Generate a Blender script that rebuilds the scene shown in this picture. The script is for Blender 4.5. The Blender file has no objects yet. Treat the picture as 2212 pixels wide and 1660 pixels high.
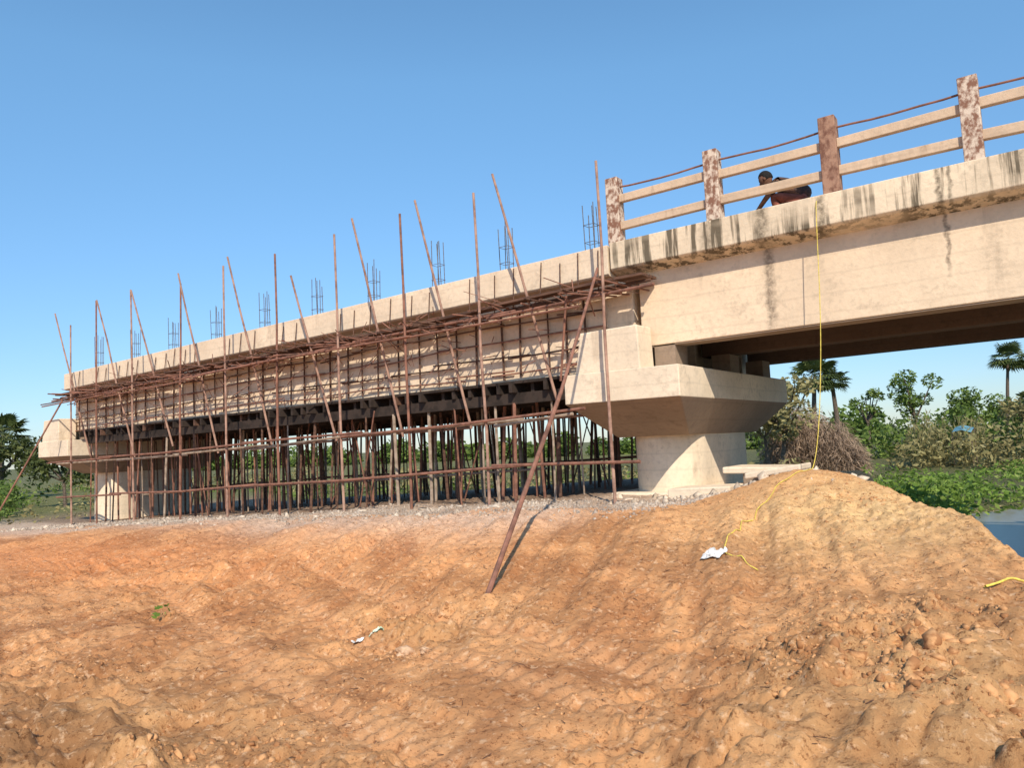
import bpy, math, random
import numpy as np
from mathutils import Vector, Matrix
random.seed(7); RNG=np.random.default_rng(7)
sc=bpy.context.scene
sc.view_settings.view_transform='Standard'
try: sc.view_settings.look='None'
except Exception: pass
sc.view_settings.exposure=0
COL=sc.collection

# ------------------------------------------------------------ materials
def newmat(name):
    m=bpy.data.materials.new(name); m.use_nodes=True
    nt=m.node_tree; b=nt.nodes['Principled BSDF']
    b.inputs['Specular IOR Level'].default_value=0.2
    return m,nt,b
def N(nt,t,**kw):
    n=nt.nodes.new(t)
    for k,v in kw.items():
        if hasattr(n,k): setattr(n,k,v)
        else: n.inputs[k].default_value=v
    return n
def L(nt,a,b): nt.links.new(a,b)
def c4(c): return (c[0],c[1],c[2],1)
def mix(nt,fac,a,b,mode='MIX'):
    n=nt.nodes.new('ShaderNodeMix'); n.data_type='RGBA'; n.blend_type=mode
    for i,v in ((0,fac),(6,a),(7,b)):
        if hasattr(v,'links') or hasattr(v,'is_linked'): L(nt,v,n.inputs[i])
        elif i==0: n.inputs[0].default_value=v
        else: n.inputs[i].default_value=c4(v)
    return n.outputs[2]
def noise(nt,vec,scale,detail=6,rough=.6,lac=2.0):
    n=N(nt,'ShaderNodeTexNoise'); n.inputs['Scale'].default_value=scale
    n.inputs['Detail'].default_value=detail; n.inputs['Roughness'].default_value=rough
    L(nt,vec,n.inputs['Vector']); return n.outputs[0]
def ramp(nt,fac,p0,p1,v0=0,v1=1):
    n=N(nt,'ShaderNodeMapRange'); n.inputs[1].default_value=p0; n.inputs[2].default_value=p1
    n.inputs[3].default_value=v0; n.inputs[4].default_value=v1
    L(nt,fac,n.inputs[0]); return n.outputs[0]
def coord(nt,scale=(1,1,1)):
    g=N(nt,'ShaderNodeNewGeometry'); m=N(nt,'ShaderNodeMapping')
    m.inputs['Scale'].default_value=scale; L(nt,g.outputs['Position'],m.inputs['Vector']); return m.outputs[0]
def math_(nt,op,a,b=None):
    n=N(nt,'ShaderNodeMath'); n.operation=op
    for i,v in enumerate((a,b)):
        if v is None: continue
        if hasattr(v,'is_linked'): L(nt,v,n.inputs[i])
        else: n.inputs[i].default_value=v
    return n.outputs[0]
def bump(nt,b,h,s,d=.02):
    n=N(nt,'ShaderNodeBump'); n.inputs['Strength'].default_value=s; n.inputs['Distance'].default_value=d
    L(nt,h,n.inputs['Height']); L(nt,n.outputs[0],b.inputs['Normal'])

def concrete(name,base,dark,stain=.5,sx=5,marks=(),lo=.56,hi=.68,mk=(.42,.62)):
    m,nt,b=newmat(name); b.inputs['Roughness'].default_value=.9
    p=coord(nt)
    big=noise(nt,p,.9,5); fine=noise(nt,p,14,6,.7)
    c=mix(nt,ramp(nt,big,.35,.65),[v*.86 for v in base],[v*1.06 for v in base])
    c=mix(nt,ramp(nt,fine,.45,.68,0,.4),c,[v*.66 for v in base])
    c=mix(nt,ramp(nt,noise(nt,p,3.5,5,.7),.56,.70,0,.4),c,[v*.55 for v in base])
    st=noise(nt,coord(nt,(sx,sx,.45)),1,5,.65)
    msk=ramp(nt,noise(nt,coord(nt,(.55,.55,1.2)),1,3),*mk)
    f=math_(nt,'MULTIPLY',ramp(nt,st,lo,hi),msk); f=math_(nt,'MULTIPLY',f,stain)
    w=N(nt,'ShaderNodeTexWave'); w.bands_direction='Z'; w.inputs['Scale'].default_value=1.15
    w.inputs['Distortion'].default_value=.8; w.inputs['Detail'].default_value=3; L(nt,p,w.inputs['Vector'])
    c=mix(nt,ramp(nt,w.outputs[1],.0,.06,.22,0),c,[v*.6 for v in base])
    if marks:
        sep=N(nt,'ShaderNodeSeparateXYZ'); L(nt,p,sep.inputs[0])
        wob=ramp(nt,noise(nt,coord(nt,(1,1,2)),3,3),.3,.7,-.03,.03)
        xx=math_(nt,'ADD',sep.outputs[0],wob)
        for (x0,w0,z0,z1,amt) in marks:
            d=math_(nt,'ABSOLUTE',math_(nt,'SUBTRACT',xx,x0))
            a=ramp(nt,d,w0,w0*.3,0,amt)
            zt=math_(nt,'ADD',sep.outputs[2],math_(nt,'MULTIPLY',wob,4))
            a=math_(nt,'MULTIPLY',a,ramp(nt,zt,z0,z0+.2)); a=math_(nt,'MULTIPLY',a,ramp(nt,zt,z1,z1-.1))
            f=math_(nt,'MAXIMUM',f,math_(nt,'MULTIPLY',a,ramp(nt,fine,.35,.6,.35,1)))
    c=mix(nt,f,c,dark)
    L(nt,c,b.inputs['Base Color'])
    bump(nt,b,fine,.6,.012)
    return m
def speck(name,a,bc,scale,lo=.45,hi=.55,rough=.85,bs=.4,bd=.005,stretch=(1,1,1)):
    m,nt,b=newmat(name); b.inputs['Roughness'].default_value=rough
    n=noise(nt,coord(nt,stretch),scale,6,.65)
    L(nt,mix(nt,ramp(nt,n,lo,hi),a,bc),b.inputs['Base Color']); bump(nt,b,n,bs,bd); return m
def leafmat(name,cols,trans=.25):
    m,nt,b=newmat(name); g=N(nt,'ShaderNodeNewGeometry')
    r=N(nt,'ShaderNodeValToRGB'); e=r.color_ramp.elements
    for i,c in enumerate(cols):
        pos=i/(len(cols)-1)
        if i==0: e[0].color=c4(c)
        elif i==len(cols)-1: e[-1].color=c4(c); e[-1].position=1
        else:
            q=e.new(pos); q.color=c4(c)
    rnd=g.outputs['Random Per Island']
    nz=noise(nt,coord(nt),.5,3)
    f=math_(nt,'ADD',math_(nt,'MULTIPLY',rnd,.55),ramp(nt,nz,.3,.7,0,.45))
    L(nt,f,r.inputs[0]); b.inputs['Roughness'].default_value=.6
    L(nt,r.outputs[0],b.inputs['Base Color'])
    t=N(nt,'ShaderNodeBsdfTranslucent'); L(nt,r.outputs[0],t.inputs[0])
    ms=N(nt,'ShaderNodeMixShader'); ms.inputs[0].default_value=trans
    L(nt,b.outputs[0],ms.inputs[1]); L(nt,t.outputs[0],ms.inputs[2])
    L(nt,ms.outputs[0],nt.nodes['Material Output'].inputs[0]); return m

M_fascia=concrete('weathered_kerb_concrete',(.80,.64,.46),(.09,.07,.045),.9,7,
   marks=[(-3.18,.14,2.6,3.3,.8),(-3.98,.16,2.3,3.25,.6),(-.95,.05,2.0,3.3,.8),(-.82,.035,2.2,3.3,.7),(-2.36,.07,2.6,3.3,.8),(-.1,.1,2.8,3.3,.5)],lo=.48,hi=.57,mk=(.34,.52))
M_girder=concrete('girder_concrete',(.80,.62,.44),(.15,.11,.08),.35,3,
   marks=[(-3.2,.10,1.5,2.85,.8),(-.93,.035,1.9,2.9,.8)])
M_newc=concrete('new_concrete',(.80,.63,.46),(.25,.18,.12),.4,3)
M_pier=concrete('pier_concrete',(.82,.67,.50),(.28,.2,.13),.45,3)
M_under=concrete('shade_toned_concrete',(.32,.235,.17),(.15,.10,.07),.5,3)  # darker copy of the concrete; shade of downward faces put into its colour
M_soff=concrete('deep_shade_toned_concrete',(.13,.085,.06),(.07,.045,.035),.5,3)  # under-bridge shade put into the base colour of this dark copy
M_post=speck('peeling_post_paint',(.66,.53,.42),(.24,.12,.08),12,.42,.56,.9,.7,.01,(1,1,.7))
M_postr=speck('worn_post_paint',(.38,.22,.15),(.17,.08,.055),9,.42,.6,.9,.7,.01,(1,1,.7))
M_rail=concrete('rail_concrete',(.64,.47,.33),(.2,.12,.07),.7,3)
M_rust=speck('rusty_steel',(.30,.14,.095),(.14,.07,.05),6,.4,.65,.75)
M_rust2=speck('pale_rusty_steel',(.44,.27,.20),(.22,.12,.09),5,.4,.65,.7)
M_grey=speck('weathered_bamboo',(.40,.31,.24),(.20,.14,.10),6,.4,.65,.8)
M_wood=speck('formwork_timber',(.17,.09,.06),(.07,.04,.03),5,.4,.6,.85,.5,.01,(.4,3,3))
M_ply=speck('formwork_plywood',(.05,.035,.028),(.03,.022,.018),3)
M_rebar=speck('rebar_steel',(.16,.17,.20),(.10,.09,.09),20,.4,.6,.6)
M_rope=speck('yellow_rope',(.78,.62,.12),(.6,.46,.10),30)
M_white=speck('white_cloth',(.8,.78,.75),(.5,.48,.46),12)
M_bark=speck('palm_bark',(.16,.12,.09),(.08,.06,.045),8,stretch=(1,1,3))
M_leaf=leafmat('green_leaves',[(.03,.05,.012),(.09,.14,.03),(.17,.24,.05),(.25,.30,.09)])
M_hya=leafmat('water_plants',[(.05,.09,.02),(.13,.21,.035),(.22,.32,.055),(.36,.40,.13)],.3)
M_dry=leafmat('dry_foliage',[(.13,.11,.045),(.25,.21,.09),(.34,.30,.13),(.42,.35,.18)])
M_dark=leafmat('dark_foliage',[(.03,.04,.014),(.07,.09,.03),(.13,.15,.045),(.20,.18,.08)])
M_straw=leafmat('dry_twigs',[(.18,.12,.085),(.33,.23,.16),(.46,.33,.23)],.1)
M_palm=leafmat('palm_leaves',[(.04,.06,.02),(.09,.12,.035),(.18,.18,.07)])

# ------------------------------------------------------------ mesh helpers
def obj(name,me,mat=None,parent=None):
    o=bpy.data.objects.new(name,me); COL.objects.link(o)
    if mat: me.materials.append(mat)
    if parent: o.parent=parent
    return o
def empty(name,loc=(0,0,0)):
    o=bpy.data.objects.new(name,None); COL.objects.link(o); o.empty_display_size=.3; return o
def mesh(name,v,f,mat=None,parent=None,bev=0):
    me=bpy.data.meshes.new(name); me.from_pydata([tuple(map(float,p)) for p in v],[],f); me.update()
    o=obj(name,me,mat,parent)
    if bev:
        b=o.modifiers.new('bevel','BEVEL'); b.width=bev; b.segments=2; b.limit_method='ANGLE'
    return o
def box(name,a,b,mat,parent=None,bev=0,sh=0):
    (x0,y0,z0),(x1,y1,z1)=a,b
    v=[(x0,y0,z0),(x1,y0,z0+sh),(x1,y1,z0+sh),(x0,y1,z0),(x0,y0,z1),(x1,y0,z1+sh),(x1,y1,z1+sh),(x0,y1,z1)]
    f=[(3,2,1,0),(4,5,6,7),(0,1,5,4),(1,2,6,5),(2,3,7,6),(3,0,4,7)]
    return mesh(name,v,f,mat,parent,bev)
def prism(name,pts,x0,x1,d0,d1,mat,parent,bev=0,seg=1,pts1=None):
    n=len(pts); v=[];f=[]; pts1=pts1 or pts
    for k in range(seg+1):
        t=k/seg
        for (y,z),(y1,z1) in zip(pts,pts1): v.append((x0+(x1-x0)*t,y+(y1-y)*t,z+(z1-z)*t+d0+(d1-d0)*t))
    for k in range(seg):
        for i in range(n):
            j=(i+1)%n; f.append((k*n+i,k*n+j,(k+1)*n+j,(k+1)*n+i))
    f.append(tuple(range(n-1,-1,-1))); f.append(tuple(seg*n+i for i in range(n)))
    o=mesh(name,v,f,mat,parent,bev)
    import bmesh
    bm=bmesh.new(); bm.from_mesh(o.data); bmesh.ops.recalc_face_normals(bm,faces=bm.faces); bm.to_mesh(o.data); bm.free()
    return o
def cyls(name,items,mat,parent=None,n=8,smooth=True):
    V=[];F=[]
    for (p,q,r) in items:
        p=Vector(p);q=Vector(q); d=(q-p)
        if d.length<1e-5: continue
        d.normalize(); a=d.orthogonal().normalized(); b=d.cross(a); s=len(V)
        for c in (p,q):
            for i in range(n):
                t=2*math.pi*i/n; V.append(c+a*math.cos(t)*r+b*math.sin(t)*r)
        for i in range(n):
            j=(i+1)%n; F.append((s+i,s+j,s+n+j,s+n+i))
        F.append(tuple(s+i for i in range(n-1,-1,-1))); F.append(tuple(s+n+i for i in range(n)))
    return mesh(name,V,F,mat,parent)
def fastmesh(name,V,quads,mat,parent=None,smooth=False):
    me=bpy.data.meshes.new(name); V=np.asarray(V,dtype=np.float32); Q=np.asarray(quads,dtype=np.int32)
    k=Q.shape[1]
    me.vertices.add(len(V)); me.vertices.foreach_set('co',V.ravel())
    me.loops.add(Q.size); me.loops.foreach_set('vertex_index',Q.ravel())
    me.polygons.add(len(Q)); me.polygons.foreach_set('loop_start',np.arange(len(Q),dtype=np.int32)*k)
    if smooth: me.polygons.foreach_set('use_smooth',np.ones(len(Q),dtype=bool))
    me.update(calc_edges=True); me.validate()
    return obj(name,me,mat,parent)
def leaves(name,blobs,dens,size,mat,parent=None,upb=.35,thin=.45):
    P=[]
    for b in blobs:
        n=max(8,int(dens*(b[3]*b[4]*b[5])**(2/3.)))
        d=RNG.normal(size=(n,3)); d/=np.linalg.norm(d,axis=1)[:,None]
        r=RNG.uniform(.25,1.08,n)**.45
        P.append(np.array(b[:3])+d*r[:,None]*np.array(b[3:6]))
    P=np.concatenate(P); n=len(P)
    a=RNG.normal(size=(n,3)); a[:,2]*=1-upb; a/=np.linalg.norm(a,axis=1)[:,None]
    c=RNG.normal(size=(n,3)); c=np.cross(a,c); c/=np.linalg.norm(c,axis=1)[:,None]
    s=size*RNG.uniform(.5,1.4,n)[:,None]
    V=np.stack([P-a*s,P+c*s*thin,P+a*s,P-c*s*thin],axis=1).reshape(-1,3)
    return fastmesh(name,V,np.arange(4*n).reshape(n,4),mat,parent)

# ------------------------------------------------------------ terrain
def sm(a,b,x):
    t=np.clip((x-a)/(b-a),0,1); return t*t*(3-2*t)
def hsh(i,j,s):
    h=np.sin(i*127.1+j*311.7+s*74.7)*43758.5453; return h-np.floor(h)
def vn(x,y,s=0):
    i=np.floor(x);j=np.floor(y);u=x-i;v=y-j;u=u*u*(3-2*u);v=v*v*(3-2*v)
    return (hsh(i,j,s)*(1-u)+hsh(i+1,j,s)*u)*(1-v)+(hsh(i,j+1,s)*(1-u)+hsh(i+1,j+1,s)*u)*v
def fbm(x,y,o=4,s=0):
    r=0;a=.5
    for k in range(o):
        r=r+a*(vn(x,y,s+k)*2-1); x,y=x*1.62+y*1.18+3.1,y*1.62-x*1.18+7.7; a*=.5
    return r
def worley(x,y,s,second=False):
    i=np.floor(x);j=np.floor(y); d=np.full(x.shape,9.);e=np.full(x.shape,9.);c=np.zeros(x.shape)
    for a in (-1,0,1):
        for b in (-1,0,1):
            h1=hsh(i+a,j+b,s);px=i+a+h1;py=j+b+hsh(i+a,j+b,s+5)
            q=(x-px)**2+(y-py)**2; near=q<d
            e=np.where(near,d,np.minimum(e,q)); c=np.where(near,h1,c); d=np.minimum(d,q)
    return (np.sqrt(e)-np.sqrt(d),c) if second else np.sqrt(d)
LAND=[(-3.5,18.5),(-3.4,12.2),(-2.4,10.9),(-1.5,10.1),(-.8,9.1),(-.4,8.0),(-.1,6.9),(.25,5.6),(1.0,3.8),(4,0),(10,-10),(40,-60),(40,-500),(-900,-500),(-900,60),(-60,40),(-36,26),(-27,19.5),(-20,18.8)]
def sdist(x,y):
    d=np.full(x.shape,1e9); ins=np.zeros(x.shape,bool); n=len(LAND)
    for k in range(n):
        ax,ay=LAND[k];bx,by=LAND[(k+1)%n]; ex,ey=bx-ax,by-ay
        t=np.clip(((x-ax)*ex+(y-ay)*ey)/(ex*ex+ey*ey),0,1)
        d=np.minimum(d,np.hypot(x-ax-t*ex,y-ay-t*ey))
        if ay!=by:
            c=((ay>y)!=(by>y))&(x<(bx-ax)*(y-ay)/(by-ay)+ax); ins^=c
    return np.where(ins,d,-d)
def clodmask(x,y):
    a=np.exp(-(((x+.5)/1.3)**2+((y-4.2)/1.8)**2))
    b=.9*np.exp(-(((x+4.6)/2.0)**2+((y-2.2)/1.1)**2))
    c=.7*np.exp(-(((x+4.5)/1.0)**2+((y-4.9)/.7)**2))
    d=.45*np.exp(-(((x+9)/2.5)**2+((y-5.0)/1.2)**2))
    e=.4*np.exp(-(((x+2.0)/.9)**2+((y-9.0)/1.2)**2))
    return np.clip(a+b+c+d+e,0,1)
EYX=[-60,-6,-4,-2.2,0,9,60]; EYY=[18,18,18.5,24,28,33,45]
def rut(x,y):
    v=y+.30*(x+4)+.12*np.sin(x*.9); r=0
    for c in (3.35,4.35,5.0):
        r=r+np.exp(-((v-c)/.13)**2)
    return r*sm(-11,-8,x)*(1-sm(-2.4,-1.4,x)),v
def ground_h(x,y,detail=True):
    x=np.asarray(x,float);y=np.asarray(y,float)
    z0=-0.93+0.0465*(np.clip(x,-26,-6)+6)
    lw=sm(-3.2,-5.0,x)
    ym=y+.7*fbm(x*.4,y*.4,2,5)
    t=sm(3.0,8.9,ym)*(1-lw)+sm(4.3,8.4,ym)*lw
    z=-1.60+(z0+1.60)*t
    z=z+.42*np.exp(-(((x+2.6)/1.1)**2+((y-10.3)/1.2)**2))
    z=z+.20*np.exp(-(((x+.7)/1.0)**2+((y-4.4)/1.4)**2))
    z=z-.12*np.exp(-(((x+4.8)/1.6)**2+((y-2.6)/.9)**2))
    near=np.exp(-(np.maximum(0,np.hypot(x+4,y-5)-8)/8)**2)
    z=z+.10*fbm(x*.55,y*.55,3,1)*(.4+.6*near)
    if detail:
        slope=sm(4.2,5.5,y)*(1-sm(8.2,9.4,y))
        z=z+.09*fbm((x+.33*y)*3.6,y*.5,4,11)*(slope+.12)
        z=z+.07*fbm(x*.5,(y+.3*x)*3.4,4,17)*(1-sm(4,5.5,y))
        rr,v=rut(x,y); z=z-rr*(.045+.016*np.sin((x*1.0-.3*y)*38))
        cm=clodmask(x,y)*(1-.7*np.clip(rr,0,1)); rough=.25+.75*sm(-.1,.25,fbm(x*1.1,y*1.1,3,77))
        wx=x+.14*fbm(x*3,y*3,3,8); wy=y+.14*fbm(x*3,y*3,3,18)
        e,c=worley(wx*2.8,wy*2.8,3,True); z=z+cm*.25*(c-.55)*sm(.0,.35,e)
        e,c=worley(wx*6.5,wy*6.5,7,True); z=z+(.03+.11*cm)*near*rough*(c-.35)*sm(.0,.33,e)
        e,c=worley(wx*14,wy*14,9,True); z=z+(.026+.035*cm)*near*rough*(c-.3)*sm(.0,.4,e)
        z=z+(.025+.04*cm)*fbm(x*7,y*7,3,31)*near+.018*fbm(x*17,y*17,2,41)*near*(.4+rough)
    sd=sdist(x,y)+.3*fbm(x*.9,y*.9,4,61)*near
    ey=np.interp(x,EYX,EYY)
    bed=-3.1+(.72)*sm(-.5,.8,y-ey+.8*fbm(x*.5,y*.5,2,3))
    far=sm(44,56,y-.15*x)
    bed=bed+far*(-2.05-bed)
    return bed+(z-bed)*sm(-1.1,.12,sd)
def gh(x,y): return float(ground_h(np.array([x]),np.array([y]))[0])
def axis(lo,d0,d1,hi,st,g):
    a=list(np.arange(d0,d1,st)); s=st
    while a[-1]<hi: s*=g; a.append(a[-1]+s)
    s=st;b=[]; c=d0
    while c>lo: s*=g; c-=s; b.append(c)
    return np.array(b[::-1]+a)
ax=axis(-900,-8.0,1.2,900,.018,1.026); ay=axis(-500,1.7,8.4,1500,.018,1.028)
GX,GY=np.meshgrid(ax,ay); GZ=ground_h(GX,GY)
nx,ny=len(ax),len(ay)
idx=np.arange(nx*ny).reshape(ny,nx)
Q=np.stack([idx[:-1,:-1],idx[:-1,1:],idx[1:,1:],idx[1:,:-1]],axis=-1).reshape(-1,4)
V=np.stack([GX,GY,GZ],axis=-1).reshape(-1,3)
def lerp(a,b,t): return a+(np.array(b)-a)*t[...,None]
C=np.broadcast_to(np.array([.74,.36,.155]),GX.shape+(3,)).copy()
C=lerp(C,(.42,.18,.072),.75*sm(.0,.3,fbm(GX*.9,GY*1.5,5,71))*(1-sm(8,9,GY)))
C=lerp(C,(.44,.18,.072),.65*sm(.05,.25,fbm((GX+.33*GY)*2.6,GY*.6,4,83))*(1-sm(7.5,8.6,GY)))
C=lerp(C,(.78,.52,.25),.9*np.exp(-(((GX+1.6)/1.8)**2+((GY-8.8)/2.0)**2)))
C=lerp(C,(.66,.40,.18),.6*clodmask(GX,GY))
C=lerp(C,(.70,.36,.17),.7*np.clip(rut(GX,GY)[0],0,1))
C=lerp(C,(.30,.14,.06),.65*np.exp(-(((GX+5.0)/1.7)**2+((GY-2.2)/.9)**2))*sm(-.3,.2,fbm(GX*1.5,GY*1.5,4,93)))
path=np.exp(-((GY-(8.3+.6*fbm(GX*.3,GX*0,2,5)))/.95)**2)*sm(-4.2,-6,GX)
C=lerp(C,(.70,.50,.37),.85*path)
C=lerp(C,(.52,.42,.33),.85*sm(8.8+.5*fbm(GX,GY,3,44),9.7,GY)*sm(-3.8,-4.8,GX))
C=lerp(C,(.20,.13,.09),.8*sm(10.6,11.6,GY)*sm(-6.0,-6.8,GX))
C=lerp(C,(.72,.28,.105),.85*np.exp(-(((GX+13)/5)**2+((GY-5.6)/1.3)**2)))
sdv=sdist(GX,GY)
C=lerp(C,(.26,.17,.09),sm(-.5,-1.1,sdv))
C=lerp(C,(.09,.10,.035),sm(-1.4,-3,sdv))
C=lerp(C,(.14,.15,.05),sm(26,34,-GX)*sm(6,14,GY-.1*GX))
C=lerp(C,(.13,.14,.06),sm(-60,-120,GX))
g=fastmesh('ground',V,Q,None,None,True)
at=g.data.color_attributes.new('soil','FLOAT_COLOR','POINT')
at.data.foreach_set('color',np.concatenate([C.reshape(-1,3),np.ones((nx*ny,1))],axis=1).astype(np.float32).ravel())
m,nt,b=newmat('sandy_soil'); b.inputs['Roughness'].default_value=.95
a=N(nt,'ShaderNodeVertexColor'); a.layer_name='soil'; p=coord(nt)
n1=noise(nt,p,3.5,8,.7); n2=noise(nt,p,30,5,.8); n3=noise(nt,p,9,8,.8)
c=mix(nt,ramp(nt,n1,.48,.70,0,.6),a.outputs[0],(.60,.46,.38),'MULTIPLY')
c=mix(nt,ramp(nt,n2,.55,.62,0,.8),c,(.36,.26,.21),'MULTIPLY')
c=mix(nt,ramp(nt,n3,.57,.63,0,.75),c,(.38,.28,.22),'MULTIPLY')
c=mix(nt,ramp(nt,noise(nt,p,17,5,.7),.56,.65,0,.5),c,(.92,.62,.38))
L(nt,c,b.inputs['Base Color'])
bump(nt,b,math_(nt,'ADD',math_(nt,'MULTIPLY',n2,.35),n3),1,.03)
g.data.materials.append(m)
def clods(name,n,mat,X,Y,s,sink=.2):
    ico=[(0,0,1),(.89,0,.45),(.28,.85,.45),(-.72,.53,.45),(-.72,-.53,.45),(.28,-.85,.45),(.72,.53,-.45),(-.28,.85,-.45),(-.89,0,-.45),(-.28,-.85,-.45),(.72,-.53,-.45),(0,0,-1)]
    fc=[(0,1,2),(0,2,3),(0,3,4),(0,4,5),(0,5,1),(1,6,2),(2,7,3),(3,8,4),(4,9,5),(5,10,1),(6,7,2),(7,8,3),(8,9,4),(9,10,5),(10,6,1),(11,7,6),(11,8,7),(11,9,8),(11,10,9),(11,6,10)]
    ico=np.array(ico);fc=np.array(fc); n=len(X)
    Z=ground_h(X,Y)
    V=ico[None]*s[:,None,None]*RNG.uniform(.4,1.5,(n,12,1))*RNG.uniform(.6,1.3,(n,1,3))
    V=V+np.stack([X,Y,Z-s*sink],-1)[:,None]
    F=(fc[None]+12*np.arange(n)[:,None,None]).reshape(-1,3)
    return fastmesh(name,V.reshape(-1,3),F,mat)
X=RNG.uniform(-14,.8,140000);Y=RNG.uniform(1.7,10.3,140000)
k=RNG.uniform(0,1,140000)<(.15+.85*clodmask(X,Y))*sm(-.1,.25,fbm(X*1.3,Y*1.3,3,91)); X=X[k];Y=Y[k]
s=.004+.012*RNG.uniform(0,1,len(X))**3+.045*clodmask(X,Y)*RNG.uniform(0,1,len(X))**6
clods('loose_soil_clods',0,speck('clod_soil',(.60,.32,.145),(.34,.155,.065),6),X,Y,s,.35)
X=RNG.uniform(-25,-3.9,15000);Y=9.65+RNG.normal(size=15000)*.6
s=.008+.03*RNG.uniform(0,1,15000)**3
clods('gravel_rubble',0,speck('grey_gravel',(.54,.44,.35),(.30,.23,.18),1.5,.4,.6),X,Y,s,.1)
X=np.concatenate([RNG.normal(size=260)*.9-4.2,RNG.uniform(-24,-6,160)]);Y=np.concatenate([10.9+RNG.normal(size=260)*.45,RNG.uniform(8.6,10.2,160)])
clods('concrete_rubble',0,speck('broken_concrete',(.66,.54,.42),(.42,.33,.25),6),X,Y,.02+.07*RNG.uniform(0,1,420)**3,.1)
R=random.uniform
n=1500; X=RNG.uniform(-16,.6,n);Y=RNG.uniform(2,10,n);Z=ground_h(X,Y); it=[]
for x,y,z in zip(X,Y,Z):
    a=R(0,6.28);l=R(.015,.07); it.append(((x,y,z+.004),(x+l*math.cos(a),y+l*math.sin(a),z+.012+R(0,.01)),R(.0015,.003)))
cyls('twig_litter',it,M_wood,None,4)
# water
m,nt,b=newmat('river_water'); b.inputs['Base Color'].default_value=(.22,.21,.17,1); b.inputs['Roughness'].default_value=.28
b.inputs['Specular IOR Level'].default_value=.25
bump(nt,b,noise(nt,coord(nt,(1,2.2,1)),3,4),.35,.03)
mesh('river_water',[(-70,-60,-2.5),(150,-60,-2.5),(150,70,-2.5),(-70,70,-2.5)],[(0,1,2,3)],m)

# ------------------------------------------------------------ bridge
def top(x): return 3.185+.018*(x+5.68) if x<-5.66 else 3.205+.009*(x+5.68)
def bot(x): return 1.16+(x+6.0)*(1.16-1.04)/18.9
bridge=empty('concrete_bridge')
def section(kh): return [(10.7,0),(10.7,-kh),(10.74,-kh-.03),(11.02,-.54),(16.48,-.54),(16.76,-kh-.03),(16.8,-kh),(16.8,0),(16.45,0),(16.45,-.2),(11.05,-.2),(11.05,0)]
GY3=[(11.0,11.4),(13.5,13.9),(16.1,16.5)]
prism('old_deck',section(.43),-5.64,13.4,top(-5.64),top(13.4),M_fascia,bridge,.012,24)
for i,(y0,y1) in enumerate(GY3):
    prism('old_girder_%d'%(i+1),[(y0,-.50),(y0,-1.73),(y1,-1.73),(y1,-.50)],-5.3,13.2,top(-5.3),top(13.2),M_girder if i==0 else M_soff,bridge,.015,16)  # inner girders carry the concrete with shade in its colour
prism('old_girder_soffit_shade',[(11.02,-1.733),(11.02,-1.75),(11.41,-1.75),(11.41,-1.733)],-5.25,13.15,top(-5.25),top(13.15),M_under,bridge)  # added strip that darkens the near girder's underside with painted shade
prism('old_slab_soffit_shade',[(11.41,-.543),(11.41,-.56),(16.09,-.56),(16.09,-.543)],-5.05,13.15,top(-5.05),top(13.15),M_soff,bridge)  # added dark sheet; shade below the slab painted as colour
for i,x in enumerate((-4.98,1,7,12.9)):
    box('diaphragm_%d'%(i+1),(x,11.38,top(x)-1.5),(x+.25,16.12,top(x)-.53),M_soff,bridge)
prism('new_deck',section(.48),-25.0,-5.68,top(-25.0),top(-5.68),M_newc,bridge,.01,24)
for i,(y0,y1) in enumerate(GY3):
    a,b_=bot(-24.9)-top(-24.9),bot(-5.45)-top(-5.68)-.004
    prism('new_girder_%d'%(i+1),[(y0,-.50),(y0,a),(y1,a),(y1,-.50)],-24.9,-5.42,top(-24.9),top(-5.68)+.004,M_newc,bridge,.012,16,[(y0,-.50),(y0,b_),(y1,b_),(y1,-.50)])
prism('end_diaphragm',[(11.38,-.53),(11.38,-1.5),(16.12,-1.5),(16.12,-.53)],-24.8,-24.5,top(-24.8),top(-24.5),M_newc,bridge)

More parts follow.
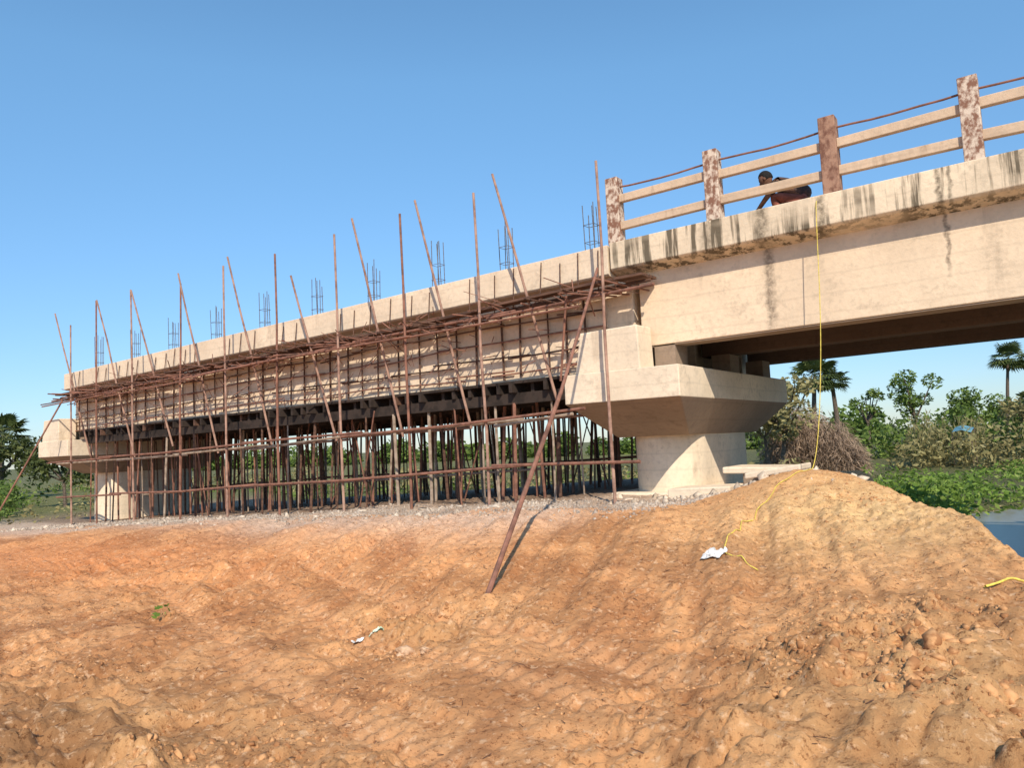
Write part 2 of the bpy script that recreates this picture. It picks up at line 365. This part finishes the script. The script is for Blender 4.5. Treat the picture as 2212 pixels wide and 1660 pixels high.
def pier(cx,zt,gz,name,block=True,seat=None):
    P=empty(name)
    x0,x1=cx-1.05,cx+.95
    zb=zt-.48; zl=zt-1.05
    def rect(a,b,c,d,z): return [(a,c,z),(b,c,z),(b,d,z),(a,d,z)]
    v=rect(x0,x1,10.4,15.9,zt)+rect(x0,x1,10.4,15.9,zb)+rect(x0+.3,x1-.4,11.6,15.0,zl)
    f=[(0,1,2,3)]
    for k in (0,4):
        for i in range(4):
            j=(i+1)%4; f.append((k+i,k+4+i,k+4+j,k+j))
    f.append((11,10,9,8))
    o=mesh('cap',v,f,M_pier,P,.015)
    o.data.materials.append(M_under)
    for i in (5,6,7,8,9): o.data.polygons[i].material_index=1  # bevels and underside get the darker copy as painted shade
    pts=[]; r=.62; xc=cx-.1
    for i in range(17):
        t=math.pi+math.pi*i/16; pts.append((xc+r*math.cos(t),12.35+r*math.sin(t)))
    for i in range(17):
        t=math.pi*i/16; pts.append((xc+r*math.cos(t),14.3+r*math.sin(t)))
    n=len(pts); v=[(x,y,zl+.02) for x,y in pts]+[(x,y,gz-.6) for x,y in pts]
    f=[(i,n+i,n+(i+1)%n,(i+1)%n) for i in range(n)]
    o=mesh('stem',v,f,M_pier,P,0); o.data.polygons.foreach_set('use_smooth',[True]*len(f))
    for k,(y0) in enumerate((11.0,13.45,15.35)):
        for s in (-.55,.3):
            ztop=(bot(cx+s)+.01) if (s<0 and cx<0) or cx<-20 else top(cx+s)-1.72
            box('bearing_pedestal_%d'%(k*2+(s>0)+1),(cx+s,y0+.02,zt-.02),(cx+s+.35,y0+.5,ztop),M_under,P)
    if block:
        xa,xb=cx-.72,cx+.30
        v=[(xa-.12,10.42,zt-.02),(xb+.02,10.42,zt-.02),(xb+.02,10.93,zt-.02),(xa-.12,10.93,zt-.02),(xa,10.42,zt+.66),(xb,10.42,zt+.68),(xb,10.93,zt+.68),(xa,10.93,zt+.66)]
        mesh('stopper_block',v,[(3,2,1,0),(4,5,6,7),(0,1,5,4),(1,2,6,5),(2,3,7,6),(3,0,4,7)],M_pier,P,.02)
    return P
pier(-5.4,1.09,-.9,'bridge_pier')
pier(-25.0,.75,-1.8,'bridge_pier')
pier(13.3,1.2,-3,'bridge_pier',False)
sl=empty('concrete_footing_slab')
box('slab_1',(-5.0,10.95,-.98),(-4.0,11.7,-.80),M_pier,sl,.02,.04)
box('slab_2',(-4.3,11.5,-.60),(-3.2,12.4,-.50),M_pier,sl,.02,-.02)
box('slab_3',(-3.75,10.9,-.66),(-2.95,11.5,-.57),M_pier,sl,.02,.12)
box('slab_4',(-4.0,11.55,-1.2),(-3.4,12.2,-.603),M_under,sl,.02)
box('slab_5',(-6.3,11.5,-1.4),(-4.6,15.2,-.90),M_pier,sl,.03)

# ------------------------------------------------------------ railing
def rebox(name,c,s,mat,par,bev): return box(name,(c[0]-s[0]/2,c[1]-s[1]/2,c[2]-s[2]/2),(c[0]+s[0]/2,c[1]+s[1]/2,c[2]+s[2]/2),mat,par,bev)
rl=empty('bridge_railing')
PX=[-5.58+1.68*i for i in range(12)]
for side,yy in (('near',10.87),('far',16.62)):
    for i,x in enumerate(PX):
        z=top(x); rebox('%s_post_%d'%(side,i+1),(x,yy,z+.54),(.22,.22,1.12),M_postr if i in (2,) else M_post,rl,.012)
    for i in range(len(PX)-1):
        a,bb=PX[i]+.11,PX[i+1]-.11
        for k,(h,t) in enumerate(((.72,.13),(.30,.13))):
            z0,z1=top(a)+h+random.uniform(-.03,.03),top(bb)+h+random.uniform(-.03,.03)
            prism('%s_rail_%d_%d'%(side,i+1,k+1),[(yy-.05,-t/2),(yy+.05,-t/2),(yy+.05,t/2),(yy-.05,t/2)],a-.02,bb+.02,z0,z1,M_rail,rl,.01)
    it=[]
    for i in range(len(PX)-1):
        n=6; P=[(PX[i]+(PX[i+1]-PX[i])*k/n,yy,top(PX[i])+.95-.03*math.sin(math.pi*k/n)+random.uniform(-.006,.006)) for k in range(n+1)]
        it+=[(P[k],P[k+1],.016) for k in range(n)]
    cyls(side+'_handrail_rod',it,M_rust,rl,8)

# ------------------------------------------------------------ post rebar
rb=empty('post_rebar_cages')
for side,yy in (('near',10.88),('far',16.62)):
    it=[]
    for x in [-6.05,-7.84,-9.5,-11.3,-13.1,-15.0,-17.0,-19.0,-21.0,-23.1]:
        z=top(x); h=.82+random.uniform(-.06,.1)
        for dx,dy in ((-.09,-.08),(.09,-.08),(.09,.08),(-.09,.08),(0,.08)):
            it.append(((x+dx,yy+dy,z-.15),(x+dx+random.uniform(-.03,.03),yy+dy+random.uniform(-.03,.03),z+h+random.uniform(-.12,.1)),.008))
        for k in range(2):
            zz=z+.15+.3*k; c=[(x-.1,yy-.09,zz),(x+.1,yy-.09,zz),(x+.1,yy+.09,zz),(x-.1,yy+.09,zz)]
            it+=[(c[i],c[(i+1)%4],.005) for i in range(4)]
    cyls(side+'_bars',it,M_rebar,rb,6)

# ------------------------------------------------------------ scaffolding
sf=empty('scaffolding')
def bent(p,q,r,j=.022,n=4):
    p=Vector(p);q=Vector(q); pts=[p]+[p.lerp(q,(k+1)/n)+(Vector((R(-j,j),R(-j,j)*.6,0)) if k<n-1 else Vector((0,0,0))) for k in range(n)]
    return [(pts[k],pts[k+1]+(pts[k+1]-pts[k]).normalized()*.008,r*(1-.06*k)) for k in range(n)]
vp=[(-5.50,4.39),(-7.92,4.44),(-9.74,4.47),(-11.6,4.45),(-13.66,4.43),(-15.5,4.5),(-17.5,4.4),(-19.7,4.6),(-21.7,4.6),(-23.2,4.1)]
it=[];it2=[]
for i,(x,z) in enumerate(vp):
    g0=gh(x,10.15)
    (it if i in (4,) else it2 if i%2 or i==0 else it).extend(bent((x+R(-.03,.06),10.15,g0-.08),(x+R(-.05,.05),10.15+R(-.05,.05),z),.027))
cyls('standards_rusty',it,M_rust,sf); cyls('standards_pale',it2,M_rust2,sf)
ip=[(-7.5,4.67),(-9.33,4.63),(-11.05,4.66),(-13.0,3.83),(-15.3,4.67),(-17.4,4.64),(-19.7,4.58),(-21.6,4.6),(-24.2,4.58)]
it=[]
for x,z in ip: it+=bent((x+.55+R(-.12,.12),10.86,.45+.02*(x+7)+R(-.2,.3)),(x,10.1,z),.026)
cyls('inclined_poles',it,M_rust2,sf)
q0=Vector((-4.32,5.42,gh(-4.32,5.42)-.05)); q2=Vector((-5.66,10.3,2.72)); qm=q0.lerp(q2,.5)+Vector((.06,0,-.04))
cyls('long_prop',[(q0,qm,.026),(qm,q2,.023)],M_rust,sf)
cyls('end_prop',[((-24.7,8.5,-1.9),(-23.9,10.2,1.95),.025),((-6.2,10.2,2.35),(-6.45,10.3,1.0),.02)],M_rust,sf)
def run(x0,x1,y,zf,r,mat,name,dz=.03,ext=.3,seg=3.2,n=8):
    it=[];x=x0
    while x<x1:
        e=min(x+seg+R(-.5,.7),x1)
        it.append(((x-ext,y+R(-.03,.03),zf(x-ext)+R(-dz,dz)),(e+ext,y+R(-.03,.03),zf(e+ext)+R(-dz,dz)),r)); x=e
    cyls(name,it,mat,sf,n)
run(-24.3,-6.2,10.10,lambda x:.46+.021*(x+7),.024,M_rust,'ledger_mid',.05)
run(-24.0,-6.5,10.24,lambda x:.38+.021*(x+7),.026,M_grey,'ledger_mid_b',.07)
run(-24.0,-6.9,11.9,lambda x:.46+.021*(x+7),.028,M_rust2,'ledger_mid_c',.05)
run(-23.8,-5.3,10.10,lambda x:-.30+.036*(x+5.5),.025,M_rust,'ledger_low',.05)
run(-23.8,-8.5,12.4,lambda x:-.42+.034*(x+5.5),.026,M_grey,'ledger_low_b')
run(-23.8,-6.8,14.4,lambda x:-.32+.034*(x+5.5),.026,M_rust,'ledger_low_c')
run(-24.6,-5.0,10.30,lambda x:top(x)-.90,.026,M_rust,'platform_ledger',.05)
run(-24.6,-5.2,10.58,lambda x:top(x)-.80,.026,M_wood,'platform_ledger_b',.05)
run(-24.6,-6.2,10.06,lambda x:top(x)-1.02,.020,M_rust,'platform_ledger_c',.07)
it=[];it2=[]
x=-24.9
while x<-4.9:
    (it if R(0,1)<.6 else it2).append(((x,10.97,top(x)-.80+R(-.05,.05)),(x+R(-.5,.25),9.95+R(-.2,.25),top(x)-.85+R(-.12,.16)),R(.012,.020))); x+=R(.2,.5)
cyls('putlogs',it,M_rust,sf); cyls('putlogs_timber',it2,M_wood,sf)
k=0;x=-24.8
while x<-5.3:
    w=R(1.6,2.6); e=min(x+w,-4.9)
    for yy in (10.36,10.66):
        k+=1; z=top(x)-.70+R(-.05,.06); box('board_%d'%k,(x,yy,z-.04),(e-.04,yy+.24,z),M_wood,sf,0,(e-x)*.016+R(-.06,.06))
    x=e
it=[];x=-24.5
while x<-5.9:
    t=top(x); it.append(((x,10.95,t-.66),(x+R(-.04,.04),10.94,max(bot(x),1.2 if x>-6.4 else 0)+R(-.08,.08)),R(.014,.022)))
    if R(0,1)<.75: it.append(((x+.1,10.68,t-.02-R(0,.12)),(x+.1+R(-.04,.04),10.6,t-.85),.010))
    x+=R(.34,.6)
cyls('face_soldiers',it,M_wood,sf,6)
for j,dz in enumerate((.93,1.2,1.45,1.7)):
    run(-24.5,-6.2,10.91,lambda x,dz=dz:top(x)-dz*(1.08 if x>-14 else 1.03),.015,M_rust if j%2 else M_wood,'face_waler_%d'%j,.06,.25,1.5,6)
it=[]
for i in range(210):
    x=R(-24,-5.3);z=top(x)-R(.65,1.0); a=R(-.5,.5)
    it.append(((x,10.3+R(-.2,.5),z),(x+a,10.2+R(-.3,.5),z+R(-.25,.3)),R(.005,.012)))
for i in range(130):
    x=R(-24,-6.0);z=top(x)-R(.9,1.7); it.append(((x,10.88,z),(x+R(-.3,.3),10.7+R(-.2,.15),z+R(-.3,.3)),R(.005,.011)))
cyls('loose_sticks',it,M_rust,sf,5)
for i,(y0,y1) in enumerate([(10.85,11.55),(13.35,14.05),(15.95,16.65)]):
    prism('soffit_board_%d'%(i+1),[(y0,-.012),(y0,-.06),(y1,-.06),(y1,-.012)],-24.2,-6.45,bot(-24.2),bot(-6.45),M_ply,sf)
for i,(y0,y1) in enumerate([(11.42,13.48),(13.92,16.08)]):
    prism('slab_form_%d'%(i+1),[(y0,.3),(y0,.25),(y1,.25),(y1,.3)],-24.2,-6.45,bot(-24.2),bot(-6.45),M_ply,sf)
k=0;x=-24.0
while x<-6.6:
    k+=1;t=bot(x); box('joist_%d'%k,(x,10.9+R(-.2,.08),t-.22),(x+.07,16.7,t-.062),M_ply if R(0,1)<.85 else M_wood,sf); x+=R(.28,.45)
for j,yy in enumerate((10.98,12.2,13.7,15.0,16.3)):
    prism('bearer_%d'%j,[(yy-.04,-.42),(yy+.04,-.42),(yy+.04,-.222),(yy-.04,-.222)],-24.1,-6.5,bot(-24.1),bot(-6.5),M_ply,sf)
its=[[],[],[]]
for yy in (10.98,11.6,12.2,12.9,13.6,14.4,15.2,16.0,16.5):
    x=-23.8+R(0,.5)
    while x<-6.7:
        r_=R(0,1); L3=its[0 if r_<.35 else 1 if r_<.78 else 2]
        L3.append(((x+R(-.08,.08),yy+R(-.12,.12),gh(x,yy)-.05),(x+R(-.08,.08),yy+R(-.05,.05),bot(x)-(.40 if R(0,1)<.8 else .2)),R(.016,.036))); x+=R(.42,.9)
cyls('props_rusty',its[0],M_rust,sf,7); cyls('props_timber',its[1],M_wood,sf,7); cyls('props_bamboo',its[2],M_grey,sf,7)
it=[]
for i in range(34):
    x=R(-23,-7.5); yy=R(11,16); it.append(((x,yy,gh(x,yy)),(x+R(-1.1,1.1),yy+R(-.3,.3),bot(x)-.3),.016))
cyls('braces',it,M_rust,sf,6)

# ------------------------------------------------------------ rope, rags, litter
def curve(name,pts,r,mat,parent=None):
    cu=bpy.data.curves.new(name,'CURVE'); cu.dimensions='3D'; cu.bevel_depth=r; cu.bevel_resolution=2
    s=cu.splines.new('NURBS'); s.points.add(len(pts)-1); s.order_u=3; s.use_endpoint_u=True
    for p,q in zip(s.points,pts): p.co=(*q,1)
    o=bpy.data.objects.new(name,cu); COL.objects.link(o); cu.materials.append(mat)
    if parent:o.parent=parent
    return o
gp=[(-2.66,10.45),(-2.72,10.2),(-2.80,9.7),(-2.86,9.4),(-2.8,9.0),(-2.84,8.6),(-2.74,8.2),(-2.78,7.9),(-2.66,7.5),(-2.68,7.2),(-2.6,6.85),(-2.5,6.7),(-2.38,6.68),(-2.28,6.58),(-2.15,6.55)]
gq=[]
for i in range(len(gp)-1):
    for k in range(3):
        t=k/3; gq.append((gp[i][0]*(1-t)+gp[i+1][0]*t,gp[i][1]*(1-t)+gp[i+1][1]*t))
curve('yellow_rope',[(-2.28,11.2,3.05),(-2.38,10.95,3.235),(-2.41,10.69,3.22),(-2.42,10.66,2.9),(-2.45,10.62,1.6),(-2.52,10.6,.6),(-2.6,10.55,-.15)]+[(x,y,gh(x,y)+.012) for x,y in gq],.0058,M_rope)
curve('yellow_rope',[(x,y,gh(x,y)+.025) for x,y in [(-.50,6.3),(-.42,6.45),(-.36,6.6),(-.28,6.65),(-.2,6.6)]],.009,M_rope)
def rag(name,x,y,s,mat,seed):
    n=9;rr=random.Random(seed);V=[];F=[]
    for j in range(n):
        for i in range(n):
            u,v=i/(n-1)-.5,j/(n-1)-.5
            px=x+s*u*(1+.4*rr.random());py=y+s*v*(1+.4*rr.random())
            V.append((px,py,gh(px,py)+.015+s*.5*rr.random()*(1-1.6*max(abs(u),abs(v)))))
    for j in range(n-1):
        for i in range(n-1): a=j*n+i;F.append((a,a+1,a+n+1,a+n))
    o=mesh(name,V,F,mat)
rag('white_rag',-2.66,6.75,.17,M_white,1)
rag('plastic_scrap',-4.98,4.7,.08,speck('pale_green_plastic',(.5,.6,.4),(.7,.7,.6),9),2)
rag('plastic_scrap',-5.0,4.5,.07,M_white,3)
rag('plastic_scrap',-1.05,2.85,.07,speck('yellow_plastic',(.75,.55,.12),(.6,.42,.1),9),4)
leaves('weed_plant',[(-7.6,4.2,gh(-7.6,4.2)+.05,.12,.12,.07)],2200,.035,M_hya)
import bmesh
def stone(name,x,y,s,mat):
    bm=bmesh.new(); bmesh.ops.create_icosphere(bm,subdivisions=3,radius=s)
    for v in bm.verts:
        k=1+.7*float(fbm(np.array([v.co.x/s*1.6+x]),np.array([v.co.y/s*1.6+v.co.z/s]),3,9)[0]); v.co=Vector((v.co.x*k*1.2,v.co.y*k,v.co.z*k*.75))+Vector((x,y,gh(x,y)+s*.25))
    me=bpy.data.meshes.new(name); bm.to_mesh(me); bm.free(); obj(name,me,mat)
M_st=speck('pale_stone',(.66,.43,.27),(.48,.29,.17),8)
stone('stone',-4.3,4.35,.07,M_st); stone('stone',-4.13,4.4,.035,M_st)

# ------------------------------------------------------------ vegetation
def palm(x,y,z0,zc,rad,seed,lean=.3):
    rr=random.Random(seed); P=empty('palm_tree'); n=10; segs=14; V=[];F=[]
    for k in range(segs+1):
        t=k/segs; r=.20*(1-.45*t)+.06*math.exp(-t*12)
        for i in range(n):
            a=2*math.pi*i/n; V.append((x+lean*t*t+r*math.cos(a),y+r*math.sin(a),z0+(zc-z0)*t))
    for k in range(segs):
        for i in range(n):
            j=(i+1)%n; F.append((k*n+i,k*n+j,(k+1)*n+j,(k+1)*n+i))
    mesh('trunk',V,F,M_bark,P)
    c=Vector((x+lean,y,zc)); V=[];F=[]
    for q in range(42):
        th=rr.uniform(0,2*math.pi); el=math.asin(rr.uniform(-.65,1)); d=Vector((math.cos(th)*math.cos(el),math.sin(th)*math.cos(el),math.sin(el)))
        side=d.cross(Vector((0,0,1)));
        if side.length<.1: side=Vector((1,0,0))
        side.normalize(); up=side.cross(d); base=c+d*rad*.5*rr.uniform(.8,1.1); fl=rad*.52*rr.uniform(.8,1.15)
        s=len(V); V+= [c+side*.02,c-side*.02,base]; F.append((s,s+1,s+2))
        nb=15
        for b_ in range(nb):
            a=-1.9+3.8*b_/(nb-1); dr=(d*math.cos(a)+side*math.sin(a)); tip=base+dr*fl*rr.uniform(.85,1.05)-Vector((0,0,fl*.18))
            w=fl*.07; pr=(d*-math.sin(a)+side*math.cos(a)); mid=base+dr*fl*.6
            s=len(V); V+=[base,mid+pr*w+up*.02,tip,mid-pr*w]; F.append((s,s+1,s+2,s+3))
    mesh('crown',V,F,M_palm,P)
palm(-3.6,84,-2.1,6.0,2.0,1,.5)
palm(-11.9,47.5,-2.1,3.3,1.7,2)
palm(-10.9,49.5,-2.1,3.0,1.2,5,-.2)
palm(-57,20.5,-2.0,2.2,1.8,3)
palm(14,88,-2.1,6.2,2.0,4)
def tree(x,y,z0,h,cr,seed,mat,leaf=.16,dens=260):
    rr=random.Random(seed); P=empty('broadleaf_tree')
    t0=Vector((x,y,z0)); t1=Vector((x+rr.uniform(-.3,.3),y,z0+h*.4)); bl=[]
    segs=[(t0,t1,.16*h/6,.11*h/6)]
    for k in range(7):
        a=rr.uniform(0,6.28); e=t1+Vector((math.cos(a)*cr*rr.uniform(.4,.85),math.sin(a)*cr*rr.uniform(.4,.85),h*rr.uniform(.12,.5)))
        segs.append((t1,e,.08*h/6,.03)); s=cr*rr.uniform(.35,.55); bl.append((e.x,e.y,e.z,s,s,s*.75))
    for k in range(7):
        a=rr.uniform(0,6.28);q=cr*rr.uniform(.1,.85); s=cr*rr.uniform(.25,.42); bl.append((x+math.cos(a)*q,y+math.sin(a)*q,z0+h*rr.uniform(.4,.95),s,s,s*.75))
    V=[];F=[]
    for p,q,r0,r1 in segs:
        d=(q-p).normalized();a=d.orthogonal().normalized();b=d.cross(a);s=len(V)
        for c,r in ((p,r0),(q,r1)):
            for i in range(7): t=2*math.pi*i/7; V.append(c+a*math.cos(t)*r+b*math.sin(t)*r)
        for i in range(7): F.append((s+i,s+(i+1)%7,s+7+(i+1)%7,s+7+i))
    mesh('trunk_and_limbs',V,F,M_bark,P); leaves('crown',bl,dens,leaf,mat,P)
for i,(x,y,h,cr,mt) in enumerate([(-9.4,70,6.8,1.8,M_leaf),(-13.0,70,6.2,1.2,M_leaf),(-5.5,74,5.0,2.4,M_leaf),(-1,62,4.2,2.4,M_dry),(.8,56,4.6,2.4,M_dark),(-10.9,37,4.8,1.8,M_dry),(-12.1,39,4.6,1.7,M_dry),(-42,20,4.2,2.0,M_leaf),(-36,15.5,3.4,1.6,M_dark),(-50,18,4.6,2.2,M_dark)]):
    tree(x,y,-2.1,h,cr,i+10,mt)
def band(x0,y0,x1,y1,n,z,rmin,rmax,hmul,sx=2.5):
    bl=[]
    for i in range(n):
        t=R(0,1);r=R(rmin,rmax); bl.append((x0+(x1-x0)*t+R(-sx,sx),y0+(y1-y0)*t+R(-sx,sx),z+r*hmul*R(.2,.9),r,r,r*hmul))
    return bl
leaves('distant_tree_line',band(-25,104,90,125,75,-2,2.0,3.5,1.0,6)+band(-150,70,-25,104,120,-2,1.3,2.4,.9,5),60,.42,M_leaf)
leaves('bank_bushes',band(-16,56,16,66,46,-2.1,1.0,1.9,1.0),110,.2,M_leaf)
leaves('bank_scrub',band(-8,46,14,52,34,-2.1,.7,1.4,1.0),130,.16,M_dry)
leaves('tall_dry_grass',[(-5.2+R(-1.8,1.8),50+R(-2,2),-1.2,.4,.4,1.7+R(-.4,.5)) for i in range(26)],260,.22,M_dry,None,-1.2,.12)
leaves('thicket_under_bridge',band(-62,27,-9,34,90,-2.3,.5,1.1,.9,2.2),130,.14,M_dry)
leaves('green_thicket',band(-58,24,-8,28,80,-2.4,.4,.8,.9,1.6),170,.11,M_leaf)
leaves('roadside_scrub',band(-30,9.5,-48,16,60,-1.9,.5,1.2,.9,2.2),180,.1,M_leaf)
leaves('roadside_dry_scrub',band(-27.5,11.5,-34,20,26,-1.9,.4,.8,.9,1.2),220,.09,M_dry)
bl=[]
for i in range(620):
    x=R(-12,16); e=float(np.interp(x,EYX,EYY)); y=e+(R(0,1)**1.6)*22; r=R(.3,.9)*(1+.02*(y-20))
    bl.append((x,y,-2.42,r,r,r*R(.35,.8)))
leaves('floating_water_plants',bl,150,.1,M_hya)
leaves('creeper_bush',[(-3.4+R(-1,1),20+R(-1.5,4.5),-2.1,R(.5,.9),R(.5,.9),R(.4,.75)) for i in range(28)],320,.09,M_hya)
hx,hy=-10.6,41.0; hp=empty('leafless_dry_bush'); P=[];D=[]
for k in range(12):
    bx,by=hx+R(-2.0,2.1),hy+R(-1,1); h=R(3.0,4.3)*(1-.17*abs(bx-hx+.8)); r=R(.9,1.5); n=1700
    d=RNG.normal(size=(n,3)); d/=np.linalg.norm(d,axis=1)[:,None]; d[:,2]=np.abs(d[:,2])
    q=RNG.uniform(.3,1,n)**.5*RNG.uniform(.8,1.15,n)
    P.append(np.stack([bx+d[:,0]*q*r,by+d[:,1]*q*r,-2.1+d[:,2]*q*h],-1)); D.append(np.stack([d[:,0]*.8+.25,d[:,1]*.8,-.55+0*q],-1)+RNG.normal(size=(n,3))*.4)
P=np.concatenate(P);dn=np.concatenate(D);n=len(P)
w=np.cross(dn,RNG.normal(size=(n,3))); w/=np.linalg.norm(w,axis=1)[:,None]
V=np.stack([P-dn*.28,P+w*.016,P+dn*.28,P-w*.016],1).reshape(-1,3)
fastmesh('twigs',V,np.arange(4*n).reshape(n,4),M_straw,hp)
cyls('stems',[((hx+R(-.3,.3),hy+R(-.3,.3),-2.2),(hx+1.8*math.cos(k*.7),hy+1.4*math.sin(k*.7),R(-.8,.4)),.04) for k in range(9)],M_bark,hp)
M_blue=speck('blue_tarpaulin',(.14,.30,.36),(.09,.22,.30),3)
tp=empty('blue_tarpaulin_shelter')
mesh('sheet',[(-4.7,48,-.4),(-4.25,48,-.3),(-3.8,48,-.45),(-4.6,48.8,-.15),(-4.2,48.8,-.03),(-3.7,48.8,-.2)],[(0,1,4,3),(1,2,5,4)],M_blue,tp)
cyls('stakes',[((x,y,-2.2),(x,y,z),.03) for x,y,z in ((-4.7,48,-.42),(-3.8,48,-.47),(-4.6,48.8,-.17),(-3.7,48.8,-.22))],M_bark,tp)

# ------------------------------------------------------------ worker squatting on the deck
W=empty('crouching_worker')
WP=(-2.98,11.45,3.02)
def wv(p): return (WP[0]-p[0],WP[1]+p[1],WP[2]+p[2])
def skin(name,pts,edges,mat,sub=2):
    me=bpy.data.meshes.new(name); me.from_pydata([wv(p[:3]) for p in pts],edges,[]); o=obj(name,me,mat,W)
    o.modifiers.new('skin','SKIN'); s=o.modifiers.new('s','SUBSURF'); s.levels=s.render_levels=sub
    for i,p in enumerate(pts):
        me.skin_vertices[0].data[i].radius=(p[3],p[4] if len(p)>4 else p[3])
    me.skin_vertices[0].data[0].use_root=True
    return o
M_skin=speck('skin',(.20,.10,.065),(.16,.08,.05),20,bs=.05)
M_shirt=speck('dark_shirt',(.10,.06,.05),(.05,.04,.04),6,bs=.2)
M_tr=speck('rust_red_trousers',(.30,.10,.07),(.20,.07,.05),8,bs=.2)
M_hair=speck('black_hair',(.012,.011,.011),(.02,.018,.016),60)
body=[(-.30,0,.38,.13,.15)]+[(-.14,0,.56,.12,.15),(.05,0,.69,.12,.17),(.16,0,.75,.07,.09),(.24,0,.79,.05,.05)]
E=[(0,1),(1,2),(2,3),(3,4)]
for s in (-1,1):
    k=len(body); body+=[(-.22,s*.10,.36,.085,.085),(.18,s*.17,.52,.062,.062),(.02,s*.15,.1,.04,.04),(.0,s*.15,.05,.04,.04),(.17,s*.17,.03,.03,.03)]
    E+=[(0,k),(k,k+1),(k+1,k+2),(k+2,k+3),(k+3,k+4)]
    k=len(body); body+=[(.08,s*.19,.70,.055,.055),(.26,s*.25,.48,.04,.04),(.44,s*.14,.34,.03,.03),(.48,s*.12,.30,.03,.016)]
    E+=[(2,k),(k,k+1),(k+1,k+2),(k+2,k+3)]
skin('body',body,E,M_skin)
skin('shirt',[(-.30,0,.40,.15,.18),(-.14,0,.57,.145,.18),(.05,0,.695,.14,.185),(.14,0,.74,.09,.11),(.08,.2,.70,.072,.072),(.20,.25,.54,.06,.06),(.08,-.2,.70,.072,.072),(.20,-.25,.54,.06,.06)],[(0,1),(1,2),(2,3),(2,4),(4,5),(2,6),(6,7)],M_shirt)
tp_=[(-.31,0,.33,.155,.165)];te=[]
for s in (-1,1):
    k=len(tp_); tp_+=[(-.20,s*.11,.37,.105,.105),(.18,s*.17,.53,.08,.08),(.04,s*.15,.14,.06,.06)]; te+=[(0,k),(k,k+1),(k+1,k+2)]
skin('trousers',tp_,te,M_tr)
for s in (-1,1):
    for j in range(4):
        y=s*(.095+.017*j); l=(.07,.08,.076,.06)[j]
        skin('finger_%d_%d'%((s+1)//2,j),[(.50,y,.295,.009),(.50+l*.45,y,.285,.008),(.50+l*.75,y,.26,.0075),(.50+l*.85,y,.235,.007)],[(0,1),(1,2),(2,3)],M_skin,1)
    skin('thumb_%d'%((s+1)//2),[(.47,s*.095,.29,.01),(.50,s*.07,.275,.009),(.53,s*.065,.255,.008)],[(0,1),(1,2)],M_skin,1)
H=(.31,0,.865)
TL=.45
def ell(name,c,r,mat,cut=None):
    bm=bmesh.new(); bmesh.ops.create_uvsphere(bm,u_segments=24,v_segments=16,radius=1)
    if cut: bmesh.ops.delete(bm,geom=[v for v in bm.verts if cut(v.co)],context='VERTS')
    for v in bm.verts:
        x,y,z=v.co.x*r[0],v.co.y*r[1],v.co.z*r[2]
        if r[2]>.1 and z<0: y*=1+.22*z/r[2]
        x+=c[0];z+=c[2]
        x2=x*math.cos(TL)+z*math.sin(TL); z2=-x*math.sin(TL)+z*math.cos(TL)
        v.co=Vector(wv((H[0]+x2,c[1]+y,H[2]+z2)))
    for f in bm.faces: f.smooth=True
    me=bpy.data.meshes.new(name); bm.to_mesh(me); bm.free(); return obj(name,me,mat,W)
ell('head',(0,0,0),(.098,.078,.118),M_skin)
ell('hair',(-.012,0,.014),(.108,.09,.124),M_hair,lambda c:(c.x>.25 and c.z<.45) or c.z<-.45)
ell('nose',(.095,0,-.02),(.018,.013,.02),M_skin)
ell('mouth',(.085,0,-.06),(.012,.024,.006),M_tr)
for s in (-1,1):
    ell('ear_%d'%((s+1)//2),(-.005,s*.08,-.01),(.02,.01,.03),M_skin)
    ell('eye_%d'%((s+1)//2),(.086,s*.032,.008),(.008,.012,.007),M_hair)

# ------------------------------------------------------------ light, sky, camera
el=math.radians(40); hv=Vector((-.66,.75,0)).normalized()
sd=bpy.data.lights.new('sun','SUN'); sd.energy=5.0; sd.angle=math.radians(.5); sd.color=(1,.90,.74)
so=bpy.data.objects.new('sun',sd); COL.objects.link(so)
tr=Vector((hv.x*math.cos(el),hv.y*math.cos(el),-math.sin(el))); so.rotation_euler=tr.to_track_quat('-Z','Y').to_euler()
w=bpy.data.worlds.new('World'); sc.world=w; w.use_nodes=True; nt=w.node_tree
bg=nt.nodes['Background']; bg.inputs[1].default_value=.15
sk=nt.nodes.new('ShaderNodeTexSky'); sk.sky_type='NISHITA'; sk.sun_disc=False; sk.sun_elevation=el
sk.sun_rotation=math.atan2(-hv.x,-hv.y); sk.altitude=0; sk.air_density=1.0; sk.dust_density=.1; sk.ozone_density=2.5
hs=nt.nodes.new('ShaderNodeHueSaturation'); hs.inputs['Saturation'].default_value=1.07; hs.inputs['Value'].default_value=1.25
nt.links.new(sk.outputs[0],hs.inputs['Color'])
tc=nt.nodes.new('ShaderNodeTexCoord'); sp=nt.nodes.new('ShaderNodeSeparateXYZ'); nt.links.new(tc.outputs['Generated'],sp.inputs[0])
hf=ramp(nt,sp.outputs[2],0.0,.45)
tint=mix(nt,hf,(.40,.47,.62),(.95,1.14,1.10))
nt.links.new(mix(nt,1.0,hs.outputs[0],tint,'MULTIPLY'),bg.inputs[0])
p=math.radians(4.65); r=math.radians(2.6); az=math.radians(54.2)
f0=Vector((-math.cos(az),math.sin(az),0)); r0=Vector((math.sin(az),math.cos(az),0))
f=f0*math.cos(p)+Vector((0,0,math.sin(p))); u0=r0.cross(f)
cu=u0*math.cos(r)+r0*math.sin(r); cr=f.cross(cu)
cd=bpy.data.cameras.new('camera'); co=bpy.data.objects.new('camera',cd); COL.objects.link(co)
Mx=Matrix((cr,cu,-f)).transposed().to_4x4(); co.matrix_world=Mx
cd.sensor_width=36; cd.lens=26.3; cd.clip_start=.05; cd.clip_end=4000
sc.camera=co
print('ground verts',nx*ny)
